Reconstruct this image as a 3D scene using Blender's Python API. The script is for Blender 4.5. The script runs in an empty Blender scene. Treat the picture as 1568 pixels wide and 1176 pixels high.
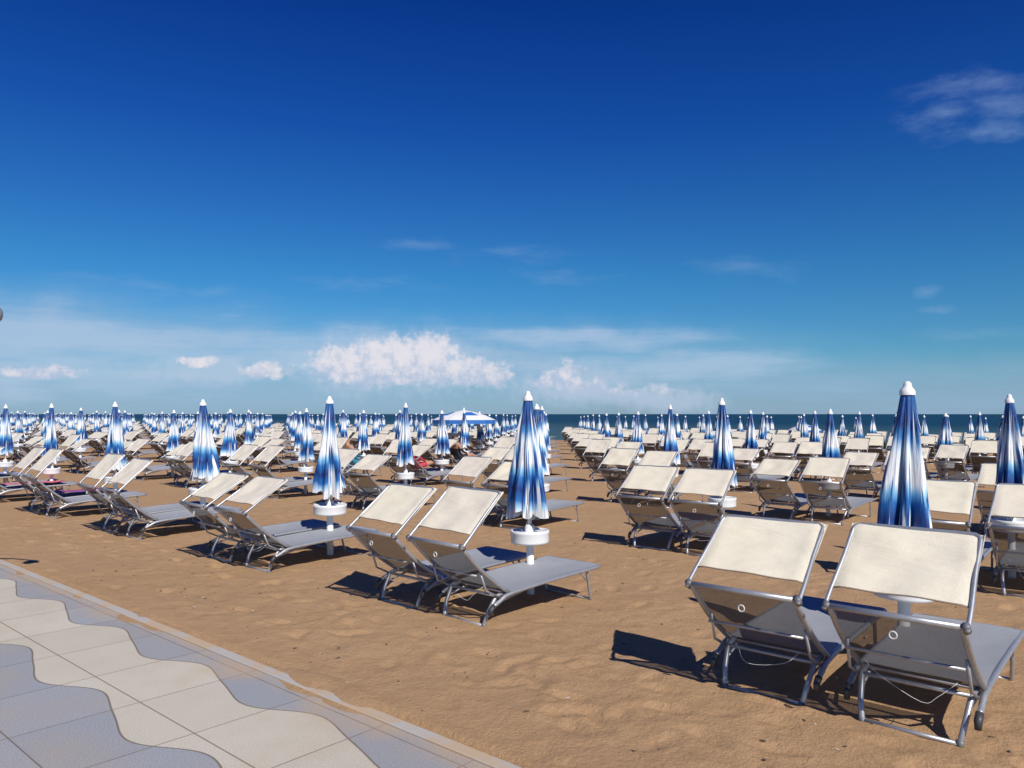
import bpy, math, random
from mathutils import Vector, noise, Matrix
random.seed(7)
S = bpy.context.scene
S.view_settings.view_transform='Standard'
S.view_settings.look='None'
S.view_settings.exposure=0
RA=-math.radians(41.35); CR=math.cos(RA); SR=math.sin(RA)
def W(w,v,z=0): return Vector((w*CR-v*SR, w*SR+v*CR, z))
def gz(v): return -0.008*max(0,v-5.0)

# ---------------- materials ----------------
def newmat(name):
    m=bpy.data.materials.new(name); m.use_nodes=True
    nt=m.node_tree; b=nt.nodes['Principled BSDF']; return m,nt,b
def N(nt,t,**k):
    n=nt.nodes.new(t)
    for a,b in k.items(): setattr(n,a,b)
    return n
def setin(nt,n,i,v):
    if isinstance(v,bpy.types.NodeSocket): nt.links.new(v,n.inputs[i])
    else: n.inputs[i].default_value=v
def M(nt,op,a,b=None,c=None,clamp=False):
    n=N(nt,'ShaderNodeMath',operation=op); n.use_clamp=clamp
    setin(nt,n,0,a)
    if b is not None: setin(nt,n,1,b)
    if c is not None: setin(nt,n,2,c)
    return n.outputs[0]
def VM(nt,op,a,b=None,out=0):
    n=N(nt,'ShaderNodeVectorMath',operation=op)
    setin(nt,n,0,a)
    if b is not None: setin(nt,n,1,b)
    return n.outputs[out]
def MIX(nt,f,a,b,blend='MIX'):
    n=N(nt,'ShaderNodeMix',data_type='RGBA',blend_type=blend)
    setin(nt,n,0,f); setin(nt,n,6,a); setin(nt,n,7,b); return n.outputs[2]
def NOISE(nt,vec,scale,detail=4,rough=.5):
    n=N(nt,'ShaderNodeTexNoise'); setin(nt,n,'Vector',vec) if vec is not None else None
    n.inputs['Scale'].default_value=scale; n.inputs['Detail'].default_value=detail; n.inputs['Roughness'].default_value=rough
    return n.outputs[0]
def RAMP(nt,f,stops):
    n=N(nt,'ShaderNodeValToRGB'); setin(nt,n,0,f); r=n.color_ramp
    while len(r.elements)<len(stops): r.elements.new(.5)
    for e,(p,c) in zip(r.elements,stops):
        e.position=p; e.color=(*c,1) if len(c)==3 else c
    return n.outputs[0]
def SM(nt,x,a,b):
    n=N(nt,'ShaderNodeMapRange',interpolation_type='SMOOTHSTEP'); setin(nt,n,0,x)
    n.inputs[1].default_value=a; n.inputs[2].default_value=b; return n.outputs[0]
def OBJ(nt): return N(nt,'ShaderNodeTexCoord').outputs['Object']
def BUMP(nt,b,h,st,dist):
    n=N(nt,'ShaderNodeBump'); n.inputs['Strength'].default_value=st; n.inputs['Distance'].default_value=dist
    setin(nt,n,'Height',h); nt.links.new(n.outputs[0],b.inputs['Normal'])
def RND(nt): return N(nt,'ShaderNodeObjectInfo').outputs['Random']

def m_sand():
    m,nt,b=newmat('sand'); o=OBJ(nt)
    n1=NOISE(nt,o,.5,4,.6); n2=NOISE(nt,o,7,6,.7); n3=NOISE(nt,o,260,2,.7)
    c=MIX(nt,n1,(.435,.262,.135,1),(.53,.345,.195,1))
    c=MIX(nt,M(nt,'MULTIPLY',SM(nt,n2,.45,.75),.5),c,(.36,.215,.108,1))
    c=MIX(nt,M(nt,'MULTIPLY',SM(nt,n3,.3,.8),.4),c,(.27,.165,.085,1))
    sp=N(nt,'ShaderNodeTexVoronoi'); setin(nt,sp,'Vector',o); sp.inputs['Scale'].default_value=14
    dk=M(nt,'LESS_THAN',sp.outputs['Distance'],.045)
    c=MIX(nt,M(nt,'MULTIPLY',dk,.5),c,(.12,.09,.06,1))
    nt.links.new(c,b.inputs['Base Color']); b.inputs['Roughness'].default_value=.95
    b.inputs['Specular IOR Level'].default_value=.15
    h=M(nt,'ADD',M(nt,'MULTIPLY',n2,.8),M(nt,'MULTIPLY',NOISE(nt,o,38,4,.7),.45))
    h=M(nt,'ADD',h,M(nt,'MULTIPLY',n3,.16))
    BUMP(nt,b,h,.9,.030); return m
def m_pave():
    m,nt,b=newmat('paving'); o=OBJ(nt)
    sp=N(nt,'ShaderNodeSeparateXYZ'); setin(nt,sp,0,o); x,y=sp.outputs[0],sp.outputs[1]
    wav=M(nt,'MULTIPLY',M(nt,'COSINE',M(nt,'MULTIPLY',M(nt,'ADD',x,3.47),2*math.pi/1.3)),.088)
    wav=M(nt,'ADD',wav,M(nt,'MULTIPLY',M(nt,'SINE',M(nt,'MULTIPLY',M(nt,'ADD',x,3.47),4*math.pi/1.3)),-.018))
    yy=M(nt,'SUBTRACT',y,wav)
    ph=M(nt,'FRACT',M(nt,'DIVIDE',M(nt,'ADD',yy,13-1.73),1.30))
    light=M(nt,'LESS_THAN',ph,.64/1.30)
    e1=M(nt,'ABSOLUTE',M(nt,'SUBTRACT',ph,.64/1.3)); e0=M(nt,'MINIMUM',ph,M(nt,'SUBTRACT',1.0,ph))
    edge=M(nt,'LESS_THAN',M(nt,'MINIMUM',e0,e1),.0040)
    def joint(c,off,per,wd):
        f=M(nt,'FRACT',M(nt,'DIVIDE',M(nt,'ADD',c,off),per))
        f=M(nt,'ABSOLUTE',M(nt,'SUBTRACT',f,.5)); return M(nt,'GREATER_THAN',f,.5-wd/per)
    jx=joint(x,3.86+65,.65,.0038); jy=joint(y,-2.055+65,.655,.0038)
    n1=NOISE(nt,o,150,3,.8); n2=NOISE(nt,o,1.3,5,.6); n3=NOISE(nt,o,330,2,.8)
    lc=MIX(nt,SM(nt,n1,.38,.62),(.47,.42,.33,1),(.70,.64,.53,1))
    dc=MIX(nt,SM(nt,n1,.38,.62),(.20,.215,.245,1),(.40,.415,.45,1))
    cellx=M(nt,'FLOOR',M(nt,'DIVIDE',M(nt,'ADD',x,68.86),.65)); celly=M(nt,'FLOOR',M(nt,'DIVIDE',M(nt,'ADD',y,62.945),.655))
    cv=N(nt,'ShaderNodeCombineXYZ'); setin(nt,cv,0,cellx); setin(nt,cv,1,celly)
    wn=N(nt,'ShaderNodeTexWhiteNoise'); setin(nt,wn,0,cv.outputs[0])
    c=MIX(nt,light,dc,lc)
    c=MIX(nt,.13,c,MIX(nt,wn.outputs[0],(.22,.22,.22,1),(.6,.57,.5,1)))
    c=MIX(nt,M(nt,'MULTIPLY',SM(nt,n3,.58,.68),.5),c,(.10,.10,.10,1))
    c=MIX(nt,M(nt,'MULTIPLY',SM(nt,n2,.38,.7),.35),c,(.42,.33,.23,1))
    jj=M(nt,'MAXIMUM',M(nt,'MAXIMUM',jx,jy),edge)
    c=MIX(nt,M(nt,'MULTIPLY',jj,.8),c,(.15,.115,.08,1))
    s=M(nt,'ADD',M(nt,'MULTIPLY',M(nt,'SUBTRACT',y,2.62),1.35),M(nt,'MULTIPLY',NOISE(nt,o,1.8,6,.62),1.05))
    s=SM(nt,s,.25,.70)
    s=M(nt,'MULTIPLY',s,M(nt,'ADD',.45,M(nt,'MULTIPLY',SM(nt,n1,.3,.7),.40)))
    c=MIX(nt,s,c,(.52,.355,.205,1))
    nt.links.new(c,b.inputs['Base Color']); b.inputs['Roughness'].default_value=.8
    b.inputs['Specular IOR Level'].default_value=.3
    h=M(nt,'SUBTRACT',M(nt,'MULTIPLY',n1,.15),M(nt,'MULTIPLY',jj,1.0)); BUMP(nt,b,h,.6,.006)
    return m
def m_curb():
    m,nt,b=newmat('kerb_stone'); o=OBJ(nt)
    n=NOISE(nt,o,120,4,.8); n2=NOISE(nt,o,2.5,5,.65)
    c=MIX(nt,n,(.34,.31,.28,1),(.55,.51,.46,1)); c=MIX(nt,M(nt,'MULTIPLY',SM(nt,n2,.46,.58),.9),c,(.50,.36,.23,1))
    nt.links.new(c,b.inputs['Base Color']); b.inputs['Roughness'].default_value=.85; return m
def m_water():
    m,nt,b=newmat('sea_water'); o=OBJ(nt)
    sp=N(nt,'ShaderNodeSeparateXYZ'); setin(nt,sp,0,o)
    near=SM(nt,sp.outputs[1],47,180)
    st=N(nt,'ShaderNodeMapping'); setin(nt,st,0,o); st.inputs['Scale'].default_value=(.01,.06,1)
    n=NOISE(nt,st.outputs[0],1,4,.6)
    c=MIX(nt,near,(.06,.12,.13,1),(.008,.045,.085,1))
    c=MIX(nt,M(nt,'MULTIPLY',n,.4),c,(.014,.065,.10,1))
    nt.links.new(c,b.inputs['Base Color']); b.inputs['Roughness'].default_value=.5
    b.inputs['Specular IOR Level'].default_value=.08
    st2=N(nt,'ShaderNodeMapping'); setin(nt,st2,0,o); st2.inputs['Scale'].default_value=(.35,1.2,1)
    w=NOISE(nt,st2.outputs[0],1,3,.6); BUMP(nt,b,w,1,.35)
    return m
def m_metal():
    m,nt,b=newmat('aluminium_tube'); o=OBJ(nt)
    n=NOISE(nt,o,30,2,.6)
    nt.links.new(MIX(nt,n,(.34,.35,.37,1),(.52,.53,.55,1)),b.inputs['Base Color'])
    b.inputs['Metallic'].default_value=.6; b.inputs['Roughness'].default_value=.42; return m
def m_mesh(name,c0,c1,trans):
    m,nt,b=newmat(name); o=OBJ(nt)
    n=NOISE(nt,o,6,3,.6)
    ch=N(nt,'ShaderNodeTexChecker'); setin(nt,ch,'Vector',o); ch.inputs['Scale'].default_value=190
    c=MIX(nt,n,(*c0,1),(*c1,1)); c=MIX(nt,M(nt,'MULTIPLY',ch.outputs['Fac'],.4),c,tuple(x*.3 for x in c0)+(1,))
    nt.links.new(c,b.inputs['Base Color']); b.inputs['Roughness'].default_value=.7
    if trans:
        tr=N(nt,'ShaderNodeBsdfTransparent'); mx=N(nt,'ShaderNodeMixShader'); mx.inputs[0].default_value=trans
        nt.links.new(b.outputs[0],mx.inputs[1]); nt.links.new(tr.outputs[0],mx.inputs[2]); nt.links.new(mx.outputs[0],nt.nodes['Material Output'].inputs[0])
    return m
def m_cream():
    m,nt,b=newmat('cream_canvas'); o=OBJ(nt)
    n=NOISE(nt,o,5,4,.6)
    c=MIX(nt,SM(nt,n,.35,.7),(.81,.745,.58,1),(.73,.66,.50,1))
    c=MIX(nt,RND(nt),c,MIX(nt,.5,c,(.72,.63,.55,1)))
    nt.links.new(c,b.inputs['Base Color']); b.inputs['Roughness'].default_value=.5
    b.inputs['Specular IOR Level'].default_value=.35
    mp=N(nt,'ShaderNodeMapping'); setin(nt,mp,0,o); mp.inputs['Scale'].default_value=(3,14,14)
    w=M(nt,'ADD',NOISE(nt,mp.outputs[0],1,4,.6),M(nt,'MULTIPLY',NOISE(nt,o,160,1,.7),.16))
    BUMP(nt,b,w,.75,.016)
    return m
def m_plain(name,col,rough=.5,metal=0,var=.15,sc=20):
    m,nt,b=newmat(name); o=OBJ(nt); n=NOISE(nt,o,sc,2,.6)
    d=tuple(c*(1-var) for c in col)
    nt.links.new(MIX(nt,n,(*d,1),(*col,1)),b.inputs['Base Color']); b.inputs['Roughness'].default_value=rough; b.inputs['Metallic'].default_value=metal
    return m
def m_umb():
    m,nt,b=newmat('blue_white_dyed_canvas'); o=OBJ(nt)
    sp=N(nt,'ShaderNodeSeparateXYZ'); setin(nt,sp,0,o)
    t=M(nt,'DIVIDE',M(nt,'SUBTRACT',1.80,sp.outputs[2]),1.05)
    # angular coordinate so that the dye bands shift from fold to fold
    xy=N(nt,'ShaderNodeCombineXYZ'); setin(nt,xy,0,sp.outputs[0]); setin(nt,xy,1,sp.outputs[1])
    nrm=VM(nt,'NORMALIZE',xy.outputs[0])
    cv=N(nt,'ShaderNodeCombineXYZ'); setin(nt,cv,2,M(nt,'ADD',M(nt,'MULTIPLY',RND(nt),40),M(nt,'MULTIPLY',sp.outputs[2],.5)))
    pa=VM(nt,'ADD',VM(nt,'MULTIPLY',nrm,(3.2,3.2,0)),cv.outputs[0])
    n=NOISE(nt,pa,1,3,.5); nb=NOISE(nt,VM(nt,'ADD',pa,(9,4,2)),1.7,2,.5)
    t2=M(nt,'ADD',t,M(nt,'MULTIPLY',M(nt,'SUBTRACT',n,.5),.18))
    t2=M(nt,'ADD',t2,M(nt,'MULTIPLY',SM(nt,nb,.57,.60),.20))
    c=RAMP(nt,t2,[(0,(.02,.12,.34)),(.05,(.010,.075,.28)),(.20,(.005,.035,.18)),(.28,(.04,.20,.46)),(.36,(.60,.70,.78)),(.42,(.80,.80,.80)),(.56,(.80,.81,.82)),(.62,(.20,.48,.70)),(.68,(.015,.14,.42)),(.78,(.006,.030,.17)),(.88,(.012,.13,.40)),(.94,(.35,.56,.74)),(.985,(.80,.80,.80))])
    rg=M(nt,'SUBTRACT',1.0,M(nt,'MULTIPLY',SM(nt,NOISE(nt,pa,4.5,2,.5),.5,.66),.45))
    c=MIX(nt,1.0,c,MIX(nt,rg,(.10,.16,.32,1),(1,1,1,1)),'MULTIPLY')
    nt.links.new(c,b.inputs['Base Color']); b.inputs['Roughness'].default_value=.55
    mp=N(nt,'ShaderNodeMapping'); setin(nt,mp,0,o); mp.inputs['Scale'].default_value=(20,20,1.2)
    BUMP(nt,b,NOISE(nt,mp.outputs[0],2.5,3,.6),.5,.012)
    return m
SAND=m_sand(); PAVE=m_pave(); CURB=m_curb(); WATER=m_water(); METAL=m_metal()
SEATM=m_mesh('grey_seat_fabric',(.31,.325,.35),(.42,.435,.46),0); BACKM=m_mesh('dark_backrest_mesh',(.075,.073,.072),(.14,.135,.13),.25); BACKF=m_mesh('far_backrest_mesh',(.075,.073,.072),(.14,.135,.13),0)
CREAM=m_cream(); UMB=m_umb()
WHITE=m_plain('white_plastic',(.80,.80,.79),.4,0,.08,8); DARK=m_plain('dark_plastic',(.05,.05,.055),.5); GREYP=m_plain('grey_plastic_joint',(.16,.16,.17),.45)
BROWN=m_plain('stitched_hem',(.36,.27,.20),.8); CORD=m_plain('white_cord',(.7,.7,.68),.7)

# ---------------- mesh builder ----------------
class MB:
    def __init__(s): s.v=[];s.f=[];s.m=[];s.sm=[]
    def add(s,vs,fs,mat,smooth=True):
        o=len(s.v); s.v+= [tuple(p) for p in vs]
        for f in fs: s.f.append([i+o for i in f]); s.m.append(mat); s.sm.append(smooth)
    def tube(s,pts,r,mat,n=8,cap=True):
        pts=[Vector(p) for p in pts]; vs=[];fs=[]
        T=[]
        for i in range(len(pts)):
            a=pts[max(0,i-1)];b=pts[min(len(pts)-1,i+1)]; T.append((b-a).normalized())
        up=Vector((0,0,1)) if abs(T[0].z)<.9 else Vector((1,0,0))
        nrm=(up-T[0]*up.dot(T[0])).normalized()
        rr=r if isinstance(r,(list,tuple)) else [r]*len(pts)
        for i,p in enumerate(pts):
            nrm=(nrm-T[i]*nrm.dot(T[i])).normalized(); bi=T[i].cross(nrm)
            for k in range(n):
                a=2*math.pi*k/n; vs.append(p+(nrm*math.cos(a)+bi*math.sin(a))*rr[i])
        for i in range(len(pts)-1):
            for k in range(n):
                k2=(k+1)%n; fs.append([i*n+k,i*n+k2,(i+1)*n+k2,(i+1)*n+k])
        if cap:
            fs.append(list(range(n))[::-1]); fs.append([(len(pts)-1)*n+k for k in range(n)])
        s.add(vs,fs,mat)
    def sheet(s,fn,nu,nv,mat,thick=0):
        vs=[fn(i/nu,j/nv) for j in range(nv+1) for i in range(nu+1)]
        fs=[[j*(nu+1)+i,j*(nu+1)+i+1,(j+1)*(nu+1)+i+1,(j+1)*(nu+1)+i] for j in range(nv) for i in range(nu)]
        s.add(vs,fs,mat)
    def lathe(s,prof,mat,n=24,center=(0,0)):
        vs=[];fs=[]
        for (r,z) in prof:
            for k in range(n):
                a=2*math.pi*k/n; vs.append((center[0]+r*math.cos(a),center[1]+r*math.sin(a),z))
        for i in range(len(prof)-1):
            for k in range(n):
                k2=(k+1)%n; fs.append([i*n+k,i*n+k2,(i+1)*n+k2,(i+1)*n+k])
        s.add(vs,fs,mat)
    def mesh(s,name,mats):
        me=bpy.data.meshes.new(name); me.from_pydata(s.v,[],s.f)
        for m in mats: me.materials.append(m)
        me.polygons.foreach_set('material_index',s.m); me.polygons.foreach_set('use_smooth',s.sm)
        me.update(); return me
def obj(name,me,loc=(0,0,0),rz=0,parent=None,rot=None):
    o=bpy.data.objects.new(name,me); S.collection.objects.link(o)
    o.location=loc; o.rotation_euler=rot if rot else (0,0,rz)
    if parent: o.parent=parent
    return o
def smooth_path(P,n=4):
    P=[Vector(p) for p in P]; out=[]
    for i in range(len(P)-1):
        p0=P[max(0,i-1)];p1=P[i];p2=P[i+1];p3=P[min(len(P)-1,i+2)]
        for k in range(n):
            t=k/n; out.append(.5*((2*p1)+(p2-p0)*t+(2*p0-5*p1+4*p2-p3)*t*t+(3*p1-p0-3*p2+p3)*t**3))
    out.append(P[-1]); return out

# lounger: origin on ground midway between rear feet; foot end +Y
def lounger(name,dback=0,dcan=0,seed=0,res=1):
    rnd=random.Random(seed); B=MB(); hw=.308; n=8 if res else 5
    for sx in (-1,1):
        B.tube(smooth_path([(sx*hw,.03,.175),(sx*hw,.10,.205),(sx*hw,.22,.245),(sx*hw,.7,.275),(sx*hw,1.28,.295),(sx*(hw-.01),1.335,.298),(sx*(hw-.045),1.355,.298)],3),.0165,0,n)
        B.tube([(sx*hw,.035,.18),(sx*hw,.0,.15),(sx*hw,-.005,.11)],[.021,.020,.016],3,n)
    B.tube([(-hw+.04,1.355,.298),(hw-.04,1.355,.298)],.0155,0,n)
    B.tube([(-hw,.24,.235),(hw,.24,.235)],.012,0,n)
    def seat(a,b):
        y=.22+b*1.12; x=(a*2-1)*(hw-.004); z=.262+.052*(b) - .028*(1-(a*2-1)**2)*(1-(2*b-1)**4)
        z+=.004*noise.noise(Vector((x*4,y*3,seed)))
        return (x,y,z)
    B.sheet(seat,10 if res else 3,16 if res else 3,1)
    for sx in (-1,1):
        B.tube(smooth_path([(sx*.275,1.20,.285),(sx*.27,1.235,.15),(sx*.262,1.27,.02),(sx*.25,1.275,.012)],3),.0125,0,n)
        B.tube([(sx*.30,1.08,.277),(sx*.272,1.225,.17)],.007,0,6)
    B.tube([(-.25,1.275,.012),(.25,1.275,.012)],.0115,0,n)
    for sx in (-1,1):
        B.tube([(sx*.268,.19,.25),(sx*.262,.10,.235),(sx*.247,.03,.12),(sx*.232,0,.03),(sx*.225,0,.012)],.0155,0,n)
        B.tube([(sx*.232,0,.035),(sx*.229,0,-.005)],.0185,6,n)
        B.tube([(sx*.29,.52,.262),(sx*.252,.055,.165)],.009,0,6)
    B.tube([(-.228,0,.016),(.228,0,.016)],.0135,0,n)
    B.tube([(-.262,.10,.235),(.262,.10,.235)],.012,0,n)
    bt=Vector((0,-.30,.67)); bb=Vector((0,.20,.255)); d=(bt-bb)
    ang=dback; c_,s_=math.cos(ang),math.sin(ang)
    d=Vector((0,d.y*c_-d.z*s_,d.y*s_+d.z*c_))
    up=Vector((0,d.z,-d.y)).normalized()
    if up.z<0: up=-up
    def bp(t,x,off=0): 
        p=bb+d*t; q=p-up*(.05*math.sin(math.pi*t)*.5)+up*off; return Vector((x,q.y,q.z))
    for sx in (-1,1):
        B.tube([bp(t/8,sx*(hw-.008)) for t in range(9)],.0165,0,n)
        B.tube([bp(.96,sx*(hw+.006)),bp(1.03,sx*(hw+.006))],.020,6,n)
        B.tube([bp(.55,sx*(hw-.03)),Vector((sx*.285,-.03,.30)),Vector((sx*.285,.12,.225))],.009,0,6)
    B.tube([bp(1.0,-hw),bp(1.0,hw)],.0165,0,n)
    B.tube([bp(.55,-hw+.03,-.05),bp(.55,hw-.03,-.05)],.009,0,6)
    B.sheet(lambda a,b:bp(.02+b*.97,(a*2-1)*(hw-.01),-.045*(1-(a*2-1)**2)*math.sin(math.pi*min(1,b*1.0+.05))),10 if res else 3,12 if res else 3,7)
    if res:
        c=bp(.90,0,-.06)
        B.tube([c+Vector((math.cos(a)*.018,0,math.sin(a)*.018)) for a in [i*math.pi/6 for i in range(13)]],.004,4,6,False)
        x0=rnd.uniform(-.1,.1)
        B.tube(smooth_path([bp(.42,-.2,-.06),Vector((-.12,-.08,.30)),Vector((x0,-.05,.20)),Vector((.14,-.04,.24)),bp(.30,.22,-.06)],4),.0016,4,4)
    h0=bp(1.0,0); ca=math.radians(42)+dcan; L=.56
    cd=Vector((0,math.cos(ca),math.sin(ca))); cn=Vector((0,-math.sin(ca),math.cos(ca)))
    cw=hw-.005
    def cp(t,x,o=0): p=h0+cd*(t*L)+cn*o; return Vector((x,p.y,p.z))
    B.tube(smooth_path([cp(-.04,-cw-.018),cp(.2,-cw-.016),cp(.6,-cw-.004),cp(.93,-cw),cp(.985,-cw+.02),cp(1.0,-cw+.06),cp(1.0,0),cp(1.0,cw-.06),cp(.985,cw-.02),cp(.93,cw),cp(.6,cw+.004),cp(.2,cw+.016),cp(-.04,cw+.018)],3),.0120,0,n)
    se=rnd.random()*50
    def can(a,b):
        x=(a*2-1); t=.22+.795*b
        xx=x*(cw+.013) 
        o=.014-.018*(1-x*x)*math.sin(math.pi*b)+.013*noise.noise(Vector((xx*5,t*4,se)))
        if abs(x)>.97: o-=.014
        if b>.97: o-=.012
        t+= .016*noise.noise(Vector((xx*3,se,1)))*(1-b)
        return cp(t,xx,o)
    nu,nv=(16,12) if res else (3,2)
    B.sheet(can,nu,nv,2)
    B.sheet(lambda a,b:cp(.86+.155*b,(a*2-1)*(cw+.012),-.014),nu,2,2)
    for sx in (-1,1): B.sheet(lambda a,b,sx=sx:cp(.22+.795*b,sx*(cw+.0135),.002-.016*a+.0),1,6,2)
    B.tube([can(i/12,0.0)+Vector((0,0,-.004)) for i in range(13)],.0045,5,5)
    return B.mesh(name,[METAL,SEATM,CREAM,DARK,CORD,BROWN,GREYP,BACKM if res else BACKF])

def umbrella(name,seed,res=1):
    rnd=random.Random(seed); B=MB(); 
    B.lathe([(.036,-.05),(.036,.47),(.030,.475),(.030,.50)],1,14)
    B.lathe([(.0185,.58),(.0185,1.78)],1,10)
    B.lathe([(.03,.475),(.165,.48),(.178,.488),(.180,.50),(.180,.565),(.184,.572),(.184,.592),(.178,.598),(.166,.597),(.162,.585),(.045,.583),(.045,.63),(.035,.645),(.018,.648)],1,32 if res else 12)
    nth,nz=(112,34) if res else (24,8); nf=8
    ph=[rnd.uniform(-.35,.35) for _ in range(nf)]; am=[rnd.uniform(.5,1.3) for _ in range(nf)]; hem=[rnd.uniform(-.05,.03) for _ in range(nf)]
    tw=rnd.uniform(-.6,.6); so=rnd.random()*90
    vs=[];fs=[]
    for j in range(nz+1):
        t=j/nz
        R=.030+.160*t**1.0+.010*math.sin(math.pi*t)
        for k in range(nth):
            a=2*math.pi*k/nth; aa=a+tw*t
            f=(a*nf/(2*math.pi)); i=int(f)%nf; fr=f-int(f)
            lobe=math.sin(math.pi*fr)**.6
            wv=math.sin(2*math.pi*fr+ph[i]*6)
            depth=.66*min(1,t*2.5+.15)
            g=(1-depth)+depth*lobe*am[i]/1.0+.13*wv*t
            nn=noise.noise(Vector((math.cos(a)*2.2,math.sin(a)*2.2,t*2.5+so)))
            n2=noise.noise(Vector((math.cos(a)*6,math.sin(a)*6,t*3+so)))
            r=R*g*(1+.18*nn+.15*n2)+.004
            z=1.80-1.05*t
            if t>.8: z+=(t-.8)/.2*(hem[i]-.045*(lobe-.5)+.03*nn)
            vs.append((r*math.cos(aa),r*math.sin(aa),z))
    for j in range(nz):
        for k in range(nth):
            k2=(k+1)%nth; fs.append([j*nth+k,(j+1)*nth+k,(j+1)*nth+k2,j*nth+k2])
    B.add(vs,fs,0)
    if res:
        for i in range(nf):
            a=2*math.pi*(i+.5)/nf+tw; B.tube([(.13*math.cos(a),.13*math.sin(a),.86),(.160*math.cos(a),.160*math.sin(a),.738)],.004,1,5)
    B.lathe([(.046,1.775),(.046,1.795),(.040,1.81),(.030,1.822),(.024,1.835),(.022,1.85),(.012,1.862),(.0,1.865)],1,14)
    return B.mesh(name,[UMB,WHITE])

L_near=[lounger('sun_lounger_mesh_%d'%i,dback=random.uniform(-.02,.04) if i else 0,dcan=[0,-.06,.10,-.16][i],seed=i) for i in range(4)]
L_far=[lounger('far_lounger_mesh_%d'%i,dback=0,dcan=[0,-.15,.12][i],seed=20+i,res=0) for i in range(3)]
U_near=[umbrella('closed_umbrella_mesh_%d'%i,i) for i in range(4)]
U_far=[umbrella('far_umbrella_mesh_%d'%i,30+i,0) for i in range(2)]
far_parent=bpy.data.objects.new('distant_rows_of_sun_loungers_and_umbrellas',None); S.collection.objects.link(far_parent)
rows=11; W0=-4.5; V0=5.37; DV=3.93
rr=random.Random(3); LPOS=[]
for j in range(rows):
    v=V0+j*DV; DW=3.07 if j==0 else 3.14
    i0=int(math.floor((-3.95*v-8-W0)/DW)); i1=int(math.ceil((.6*2+5-.1*v-W0)/DW))
    for i in range(i0,i1+1):
        w=W0+i*DW; loose=(j or i<-4); jw=rr.uniform(-.06,.06) if loose else 0; jv=rr.uniform(-.08,.08) if loose else 0
        if j==0 and i==1: w+=.05
        if j==1 and i==2: jw=.19; jv=0
        if j==1 and i==1: jw=.0; jv=0
        p=W(w+jw,v+jv,gz(v)); near=p.length<24
        if near: par=None; LN,UN='sun_lounger','closed_beach_umbrella'; Ls,Us=L_near,U_near
        else: par=far_parent; LN,UN='far_lounger','far_umbrella'; Ls,Us=L_far,U_far
        lx,ly=rr.gauss(0,.012),rr.gauss(0,.012)
        if j==0 and i==1: lx,ly=0,.016
        R=Matrix.Rotation(ly,4,'Y')@Matrix.Rotation(lx,4,'X')@Matrix.Rotation(rr.uniform(0,6.28),4,'Z')
        uo=obj(UN,rr.choice(Us),p,0,par,rot=R.to_euler())
        sc=rr.uniform(.96,1.02) if loose else 1; uo.scale=(rr.uniform(.88,1.08),)*2+(sc,)
        if j==0 and i==1: uo.scale=(1.05,1.05,1.0)
        for k,sx in enumerate((-1,1)):
            sh=-.06 if (j or i>0) else -.2
            if j==0 and i==1: sh=0; w=W0+3.03
            q=W(w+sx*.39+sh+jw+(rr.uniform(-.04,.04) if j else 0),v-1.05+jv+(rr.uniform(-.10,.10) if loose else 0),gz(v-1.0))
            me=rr.choice(Ls)
            if j==0 and i>=0: me=L_near[0 if sx>0 else 1]
            obj(LN,me,q,RA+(rr.gauss(0,.035) if j else rr.gauss(0,.008)-(.05 if i<=0 else 0)),par)
            LPOS.append(q)

# ---------------- sand ----------------
def axis(segs):
    out=[]
    for a,b,st in segs:
        n=max(1,int(round((b-a)/st))); out+=[a+(b-a)*i/n for i in range(n)]
    out.append(segs[-1][1]); return out
ws=axis([(-6000,-1000,1000),(-1000,-200,100),(-200,-40,8),(-40,-14,.5),(-14,-6,.045),(-6,1.5,.03),(1.5,20,.6),(20,200,20),(200,6000,1000)])
vs_=axis([(2.55,2.70,.05),(2.70,6.0,.03),(6.0,8.6,.045),(8.6,16,.12),(16,44,1.0),(44,52,1.0),(52,80,7)])
fr=random.Random(11)
prints=[]
for _ in range(620):
    prints.append((fr.uniform(-14,1.5),fr.uniform(2.9,9),fr.uniform(0,6.28),fr.uniform(.3,1.1)))
for tr in range(8):
    w=fr.uniform(-10,0); v=fr.uniform(3,5); a=fr.uniform(-.5,.5)+ (math.pi if fr.random()<.5 else 0)
    for k in range(14):
        sd=.09 if k%2 else -.09
        prints.append((w-math.sin(a)*sd,v+math.cos(a)*sd,a,1.4)); w+=math.cos(a)*.62; v+=math.sin(a)*.62*.4
for _ in range(34):
    prints.append((fr.gauss(-1.7,1.2),fr.gauss(3.6,.5),fr.uniform(0,6.28),fr.uniform(.4,1.2)))
cell={}
for p in prints:
    for a in (-1,0,1):
        for b in (-1,0,1):
            cell.setdefault((int(math.floor(p[0]/.4))+a,int(math.floor(p[1]/.4))+b),[]).append(p)
verts=[]
for v in vs_:
    for w in ws:
        z=gz(v)
        if -15<w<3 and v<17:
            P=Vector((w,v,0)); 
            z+=.016*noise.noise(P*1.1)+.010*noise.noise(P*3.1)+.005*noise.noise(P*8)
            for (pw,pv,pa,ps) in cell.get((int(math.floor(w/.4)),int(math.floor(v/.4))),()):
                dx,dy=w-pw,v-pv; ca,sa=math.cos(pa),math.sin(pa)
                a=(dx*ca+dy*sa)/.13; b=(-dx*sa+dy*ca)/.055; q=a*a+b*b
                if q<4: z+= ps*(-.014*math.exp(-q*1.3)+.005*math.exp(-(math.sqrt(q)-1.4)**2*6))
        z+=.012
        if v<2.735: z=-.04
        elif v<3.2: z=z*.6+.006
        if v>46: z-= (v-46)*.05
        verts.append((w,v,z))
nw=len(ws)
faces=[[j*nw+i,j*nw+i+1,(j+1)*nw+i+1,(j+1)*nw+i] for j in range(len(vs_)-1) for i in range(nw-1)]
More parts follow.
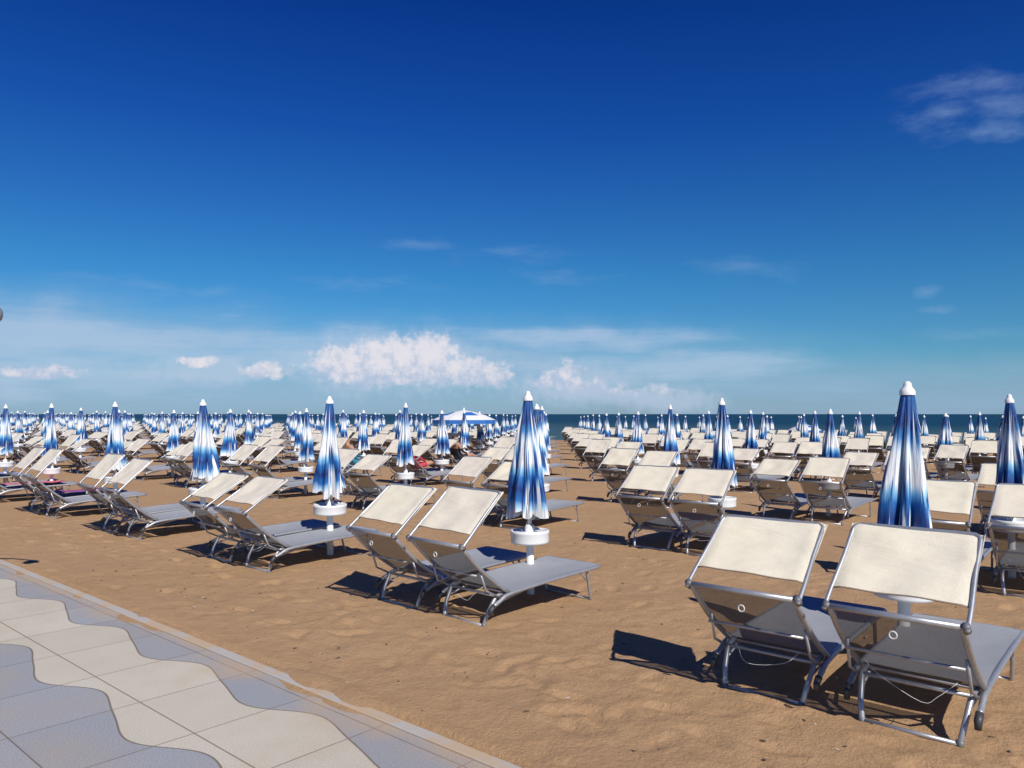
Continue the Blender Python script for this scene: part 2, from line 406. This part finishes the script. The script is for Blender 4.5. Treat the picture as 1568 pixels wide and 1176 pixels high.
me=bpy.data.meshes.new('sand'); me.from_pydata(verts,[],faces); me.materials.append(SAND)
me.polygons.foreach_set('use_smooth',[True]*len(faces)); me.update()
obj('sand_beach_ground',me,rz=RA)

# pavement + kerb
B=MB(); B.add([(-900,-60,0),(900,-60,0),(900,2.63,0),(-900,2.63,0)],[[0,1,2,3]],0,False)
obj('promenade_pavement',B.mesh('pavement',[PAVE]),rz=RA)
B=MB()
x=-60
while x<12:
    x2=x+.996
    z=.010+random.uniform(-.001,.001)
    prof=[(2.632,-.1),(2.632,z-.004),(2.636,z),(2.706,z),(2.712,z-.006),(2.712,-.1)]
    vv=[(x,a,b) for a,b in prof]+[(x2,a,b) for a,b in prof]
    B.add(vv,[[i,i+1,i+7,i+6] for i in range(5)]+[[0,1,2,3,4,5],[11,10,9,8,7,6]],0,False); x+=1.0
obj('pavement_kerb',B.mesh('kerb',[CURB]),rz=RA)
B=MB(); dr=random.Random(9); 
nx,ny=900,14
def drift(a,b):
    w=-14+a*16; v=2.30+b*.62
    hgt=.030*max(0,noise.noise(Vector((w*.9,3,0)))+.10+.5*noise.noise(Vector((w*3,v*3,4))))
    prof=math.exp(-((v-2.76)/(.11+.12*abs(noise.noise(Vector((w*.7,9,1))))))**2)
    return (w,v,-.004+hgt*prof*1.6+ .003*noise.noise(Vector((w*12,v*12,0)))*prof)
B.sheet(drift,nx,ny,0); obj('sand_drift',B.mesh('sand_drift',[SAND]),rz=RA)

# sea
B=MB(); B.add([(-20000,46.5,0),(20000,46.5,0),(20000,20000,0),(-20000,20000,0)],[[0,1,2,3]],0,False)
obj('sea',B.mesh('sea',[WATER]),loc=(0,0,-.40),rz=RA)

# small debris on the sand
B=MB(); dr=random.Random(5)
def surf(w,v):
    P=Vector((w,v,0)); return gz(v)+.012+.016*noise.noise(P*1.1)+.010*noise.noise(P*3.1)
for _ in range(420):
    w=dr.uniform(-13,1); v=2.8+abs(dr.gauss(0,3.2)); r=dr.uniform(.003,.010); a0=dr.uniform(0,6.28); z=surf(w,v)+.003
    st=dr.uniform(1,2.6)
    vv=[(w+math.cos(a0)*math.cos(a)*r*st-math.sin(a0)*math.sin(a)*r,v+math.sin(a0)*math.cos(a)*r*st+math.cos(a0)*math.sin(a)*r,z+dr.uniform(0,.004)) for a in [k*math.pi/3 for k in range(6)]]
    vv.append((w,v,z+r*.8)); B.add(vv,[[k,(k+1)%6,6] for k in range(6)],0 if dr.random()<.7 else 1,False)
obj('shell_and_seaweed_debris',B.mesh('debris',[m_plain('dry_seaweed',(.10,.07,.045),.9),m_plain('shell',(.60,.52,.42),.6)]),rz=RA)

# open umbrellas
BLUE=m_plain('blue_canvas',(.03,.16,.50),.6); WC=m_plain('white_canvas',(.8,.8,.8),.6)
def openumb(name,p,R,H):
    B=MB(); n=16
    prof=[(0,H),(R*.35,H-.08),(R*.7,H-.2),(R,H-.36),(R*1.005,H-.5)]
    for j in range(len(prof)-1):
        for k in range(n):
            a,b=2*math.pi*k/n,2*math.pi*(k+1)/n; vs=[]
            for (r,z),ang in ((prof[j],a),(prof[j+1],a),(prof[j+1],b),(prof[j],b)): vs.append((r*math.cos(ang),r*math.sin(ang),z))
            B.add(vs,[[0,1,2,3]],0 if (j==3 or (j==1 and k%4<2)) else 1)
    B.tube([(0,0,0),(0,0,H+.08)],.025,1,8)
    for k in range(8):
        a=k*math.pi/4; B.tube([(0,0,H-.03),(R*.97*math.cos(a),R*.97*math.sin(a),H-.36)],.008,1,5)
    return obj(name,B.mesh(name,[BLUE,WC]),p)
openumb('open_beach_umbrella',(-1.75,28,-.15),1.15,1.95)
openumb('open_beach_umbrella',(17.5,46,-.4),.95,1.45)

# towels
def towel(q,cols,seed,back):
    B=MB()
    def tw(a,b):
        x=(a-.5)*.46
        if back:
            t=b*2-1; y=-.02+.17*t; z=.93+.15*t+ (0 if b<.97 else -.03)
        else: y=.2+1.0*b; z=.32
        return (x,y,z+.02*noise.noise(Vector((x*8,b*6,seed)))+.02)
    B.sheet(tw,12,20,0)
    m,nt,b=newmat('striped_towel'); o=OBJ(nt); wv=N(nt,'ShaderNodeTexWave'); setin(nt,wv,'Vector',o); wv.inputs['Scale'].default_value=3; wv.bands_direction='X'
    nt.links.new(RAMP(nt,wv.outputs['Fac'],[(0,cols[0]),(.45,cols[0]),(.5,cols[1]),(1,cols[1])]),b.inputs['Base Color'])
    b.inputs['Roughness'].default_value=.9
    obj('beach_towel',B.mesh('towel',[m]),q,RA)
def nearest(x,y): return min(LPOS,key=lambda q:(q.x-x)**2+(q.y-y)**2)
def at(px,d): return ((px-784)/1178*d,d)
towel(nearest(*at(60,13.3)),((.50,.05,.05),(.03,.1,.4)),5,False)
towel(nearest(*at(30,14.6)),((.55,.04,.05),(.6,.25,.3)),2,False)
towel(nearest(*at(30,17)),((.04,.1,.4),(.6,.6,.6)),8,False)

# lamp with a bracket, its post stands left of the view
B=MB(); 
B.lathe([(.06,0),(.06,.08),(.032,.1),(.028,2.72),(.0,2.74)],0,12,center=(-3.2,0))
B.tube(smooth_path([(-3.2,0,2.66),(-2.2,0,2.74),(-.6,0,2.68),(-.08,0,2.56),(0,0,2.50)],5),.016,0,8)
B.lathe([(.0,2.35)]+[(.078*math.sin(a),2.43-.08*math.cos(a)) for a in [i*math.pi/12 for i in range(1,12)]]+[(.0,2.51)],1,20)
obj('street_lamp',B.mesh('lamp',[m_plain('grey_paint',(.25,.26,.28),.5),m_plain('grey_glass',(.25,.26,.28),.3)]),(-4.060,6.0,0))

# ---------------- people resting on loungers ----------------
def person(name,loc,rz,shirt):
    J={ 'pel':(0,0,.42,.12),'sp':(0,-.08,.58,.115),'ch':(0,-.17,.76,.135),'nk':(0,-.19,.90,.05),'hd0':(0,-.18,.98,.075),'hd1':(0,-.175,1.08,.085),
        'ls':(-.17,-.17,.84,.055),'le':(-.24,-.05,.62,.04),'lw':(-.16,.16,.56,.028),'lh':(-.12,.24,.55,.03),
        'rs':(.17,-.17,.84,.055),'re':(.24,-.05,.62,.04),'rw':(.16,.16,.56,.028),'rh':(.12,.24,.55,.03),
        'lhp':(-.1,.03,.42,.085),'lk':(-.12,.45,.52,.06),'la':(-.11,.72,.36,.038),'lf':(-.11,.82,.40,.03),
        'rhp':(.1,.03,.42,.085),'rk':(.12,.45,.50,.06),'ra':(.11,.75,.36,.038),'rf':(.11,.85,.40,.03)}
    K=list(J); E=[('pel','sp'),('sp','ch'),('ch','nk'),('nk','hd0'),('hd0','hd1'),('ch','ls'),('ls','le'),('le','lw'),('lw','lh'),('ch','rs'),('rs','re'),('re','rw'),('rw','rh'),
       ('pel','lhp'),('lhp','lk'),('lk','la'),('la','lf'),('pel','rhp'),('rhp','rk'),('rk','ra'),('ra','rf')]
    me=bpy.data.meshes.new(name); me.from_pydata([J[k][:3] for k in K],[(K.index(a),K.index(b)) for a,b in E],[])
    o=obj(name,me,loc,rz); sk=o.modifiers.new('Skin','SKIN')
    for i,k in enumerate(K):
        me.skin_vertices[0].data[i].radius=(J[k][3],)*2; me.skin_vertices[0].data[i].use_root=(k=='pel')
    ss=o.modifiers.new('Sub','SUBSURF'); ss.levels=2; ss.render_levels=2
    m,nt,b=newmat('skin_hair_clothes'); ob=OBJ(nt); sp=N(nt,'ShaderNodeSeparateXYZ'); setin(nt,sp,0,ob)
    hair=M(nt,'GREATER_THAN',M(nt,'SUBTRACT',sp.outputs[2],M(nt,'MULTIPLY',sp.outputs[1],.9)),1.205)
    cl=M(nt,'MULTIPLY',M(nt,'LESS_THAN',sp.outputs[2],.70),M(nt,'LESS_THAN',sp.outputs[1],.25))
    c=MIX(nt,hair,(.45,.25,.16,1),(.03,.02,.015,1)); c=MIX(nt,cl,c,(*shirt,1))
    nt.links.new(c,b.inputs['Base Color']); me.materials.append(m)
    return o
for px,d,cc in ((655,20,(.5,.05,.08)),(706,26,(.03,.05,.15)),(548,19,(.04,.2,.3)),(712,24,(.02,.02,.03))):
    q=nearest(*at(px,d)); LPOS.remove(q); person('person_sitting_on_lounger',W(0,.48)+q,RA,cc)

# ---------------- light ----------------
az=math.radians(153.3); el=math.radians(40.7)
d=Vector((math.sin(az)*math.cos(el),math.cos(az)*math.cos(el),math.sin(el)))
sl=bpy.data.lights.new('sun','SUN'); sl.energy=4.9; sl.angle=math.radians(.5); sl.color=(1,.96,.89)
so=obj('sun',sl,(5,-5,20)); so.rotation_euler=d.to_track_quat('Z','Y').to_euler()

wd=bpy.data.worlds.new('World'); S.world=wd; wd.use_nodes=True; nt=wd.node_tree
bg=nt.nodes['Background']; bg.inputs[1].default_value=.1
sky=N(nt,'ShaderNodeTexSky',sky_type='NISHITA'); sky.sun_disc=False; sky.sun_elevation=el; sky.sun_rotation=az; sky.altitude=0; sky.air_density=1; sky.dust_density=.3; sky.ozone_density=1.5
g=N(nt,'ShaderNodeTexCoord').outputs['Generated']
sp=N(nt,'ShaderNodeSeparateXYZ'); setin(nt,sp,0,g)
A=M(nt,'MULTIPLY',M(nt,'ARCTAN2',sp.outputs[0],sp.outputs[1]),57.2958)
E=M(nt,'MULTIPLY',M(nt,'ARCSINE',sp.outputs[2]),57.2958)
cb=N(nt,'ShaderNodeCombineXYZ'); setin(nt,cb,0,A); setin(nt,cb,1,E); P=cb.outputs[0]
tint=RAMP(nt,M(nt,'DIVIDE',E,40.0,clamp=True),[(0,(.31,.50,.82)),(.10,(.22,.54,.82)),(.25,(.13,.48,.82)),(.5,(.05,.29,.82)),(.78,(.013,.155,.68)),(1,(.010,.12,.58))])
col=MIX(nt,1.0,sky.outputs[0],tint,'MULTIPLY')
def pxdir(x,y):
    X,Z=(x-784)/1178,(634-y)/1178; return math.degrees(math.atan(X)),math.degrees(math.atan(Z/math.sqrt(1+X*X)))
DEG=57.3/1178
def warpP(scale,amt):
    n=N(nt,'ShaderNodeTexNoise'); setin(nt,n,'Vector',P); n.inputs['Scale'].default_value=scale; n.inputs['Detail'].default_value=4
    return VM(nt,'ADD',P,VM(nt,'MULTIPLY',VM(nt,'SUBTRACT',n.outputs['Color'],(.5,.5,.5)),(amt,amt*.6,0)))
def blobs(Pn,lst):
    acc=None
    for x,y,rx,ry in lst:
        a,e=pxdir(x,y); s=VM(nt,'MULTIPLY',VM(nt,'SUBTRACT',Pn,(a,e,0)),(1/(rx*DEG),1/(ry*DEG),0))
        v=M(nt,'SUBTRACT',1.0,VM(nt,'LENGTH',s,out=1))
        acc=v if acc is None else M(nt,'MAXIMUM',acc,v)
    return acc
def stretch(sx,sy,off=0):
    mp=N(nt,'ShaderNodeMapping'); setin(nt,mp,0,P); mp.inputs['Scale'].default_value=(sx,sy,1); mp.inputs['Location'].default_value=(off,off,0); return mp.outputs[0]
c1=NOISE(nt,stretch(.05,.42),1,5,.6); c2=NOISE(nt,stretch(.09,.7,7),1,6,.62)
WA=warpP(.22,4)
haze=blobs(WA,[(60,570,800,135),(700,585,760,120),(1300,610,600,85)])
hm=SM(nt,haze,0,.75)
hz=M(nt,'MULTIPLY',hm,M(nt,'ADD',.38,M(nt,'MULTIPLY',SM(nt,c1,.3,.7),.42)))
col=MIX(nt,hz,col,(3.0,4.6,6.5,1))
left=M(nt,'MULTIPLY',SM(nt,M(nt,'ADD',M(nt,'MULTIPLY',blobs(WA,[(40,515,520,45),(30,575,300,34),(560,540,330,45),(880,520,260,26),(1080,560,200,30)]),.75),M(nt,'MULTIPLY',M(nt,'SUBTRACT',c2,.45),1.5)),.0,.75),.55)
left=M(nt,'MULTIPLY',left,SM(nt,haze,0,.35))
col=MIX(nt,left,col,(4.9,6.0,7.7,1))
cw=NOISE(nt,stretch(.35,.9,3),1,6,.65); cw2=NOISE(nt,stretch(.16,.8,13),1,6,.68)
# very faint veils a few degrees above the main bank
veil=blobs(WA,[(780,388,120,24),(650,372,120,16),(860,422,110,20),(1130,410,140,20),(560,430,160,20),(1480,510,140,16),(250,440,200,18)])
vl=M(nt,'MULTIPLY',SM(nt,M(nt,'ADD',veil,M(nt,'MULTIPLY',M(nt,'SUBTRACT',cw2,.5),2.6)),.1,1.6),M(nt,'MULTIPLY',SM(nt,veil,-.3,.6),.22))
col=MIX(nt,vl,col,(3.6,5.0,7.0,1))
wis=blobs(WA,[(1500,128,105,24),(1440,180,70,20),(1510,205,100,18),(1530,160,70,24),(1417,442,20,12),(1435,474,30,9)])
wv=M(nt,'MULTIPLY',SM(nt,M(nt,'ADD',wis,M(nt,'MULTIPLY',M(nt,'SUBTRACT',cw,.52),2.2)),-.1,1.5),.36)
wv=M(nt,'MULTIPLY',wv,SM(nt,wis,-.6,.4))
col=MIX(nt,wv,col,(3.0,4.4,6.9,1))
PW=warpP(.9,1.3); cn=NOISE(nt,P,1.3,8,.62)
soft=blobs(WA,[(600,560,200,60),(880,590,150,42),(1010,610,130,30),(330,565,170,24)])
col=MIX(nt,M(nt,'MULTIPLY',SM(nt,M(nt,'ADD',soft,M(nt,'MULTIPLY',M(nt,'SUBTRACT',cn,.5),.9)),0,.8),.55),col,(5.2,6.1,7.6,1))
cb1=blobs(PW,[(605,545,76,36),(660,543,46,38),(650,568,100,30),(708,568,56,32),(752,574,44,26),(590,574,120,22),(530,556,66,32),(868,584,34,34),(900,600,50,26),(945,606,40,22),(1005,610,60,24),(1075,614,24,18),(835,584,26,16),(305,554,30,9),(405,566,42,15),(60,570,70,10)])
cm=SM(nt,M(nt,'ADD',cb1,M(nt,'MULTIPLY',M(nt,'SUBTRACT',cn,.5),1.5)),.0,.55)
lowfade=SM(nt,E,.5,2.4)
shade=SM(nt,M(nt,'ADD',M(nt,'MULTIPLY',E,.17),M(nt,'MULTIPLY',NOISE(nt,VM(nt,'ADD',P,(.35,-.35,0)),1.1,6,.62),1.9)),1.15,1.78)
cc=MIX(nt,shade,(4.6,5.5,7.2,1),(8.2,7.8,8.2,1))
col=MIX(nt,M(nt,'MULTIPLY',cm,M(nt,'MULTIPLY',lowfade,.84)),col,cc)
nt.links.new(col,bg.inputs[0])

# ---------------- camera ----------------
cam=bpy.data.cameras.new('camera'); co=obj('camera',cam,(0,0,1.65)); co.rotation_euler=(math.radians(90),0,0)
cam.sensor_width=36; cam.lens=36*1178/1568; cam.shift_y=46/1568; cam.clip_start=.05; cam.clip_end=60000
S.camera=co
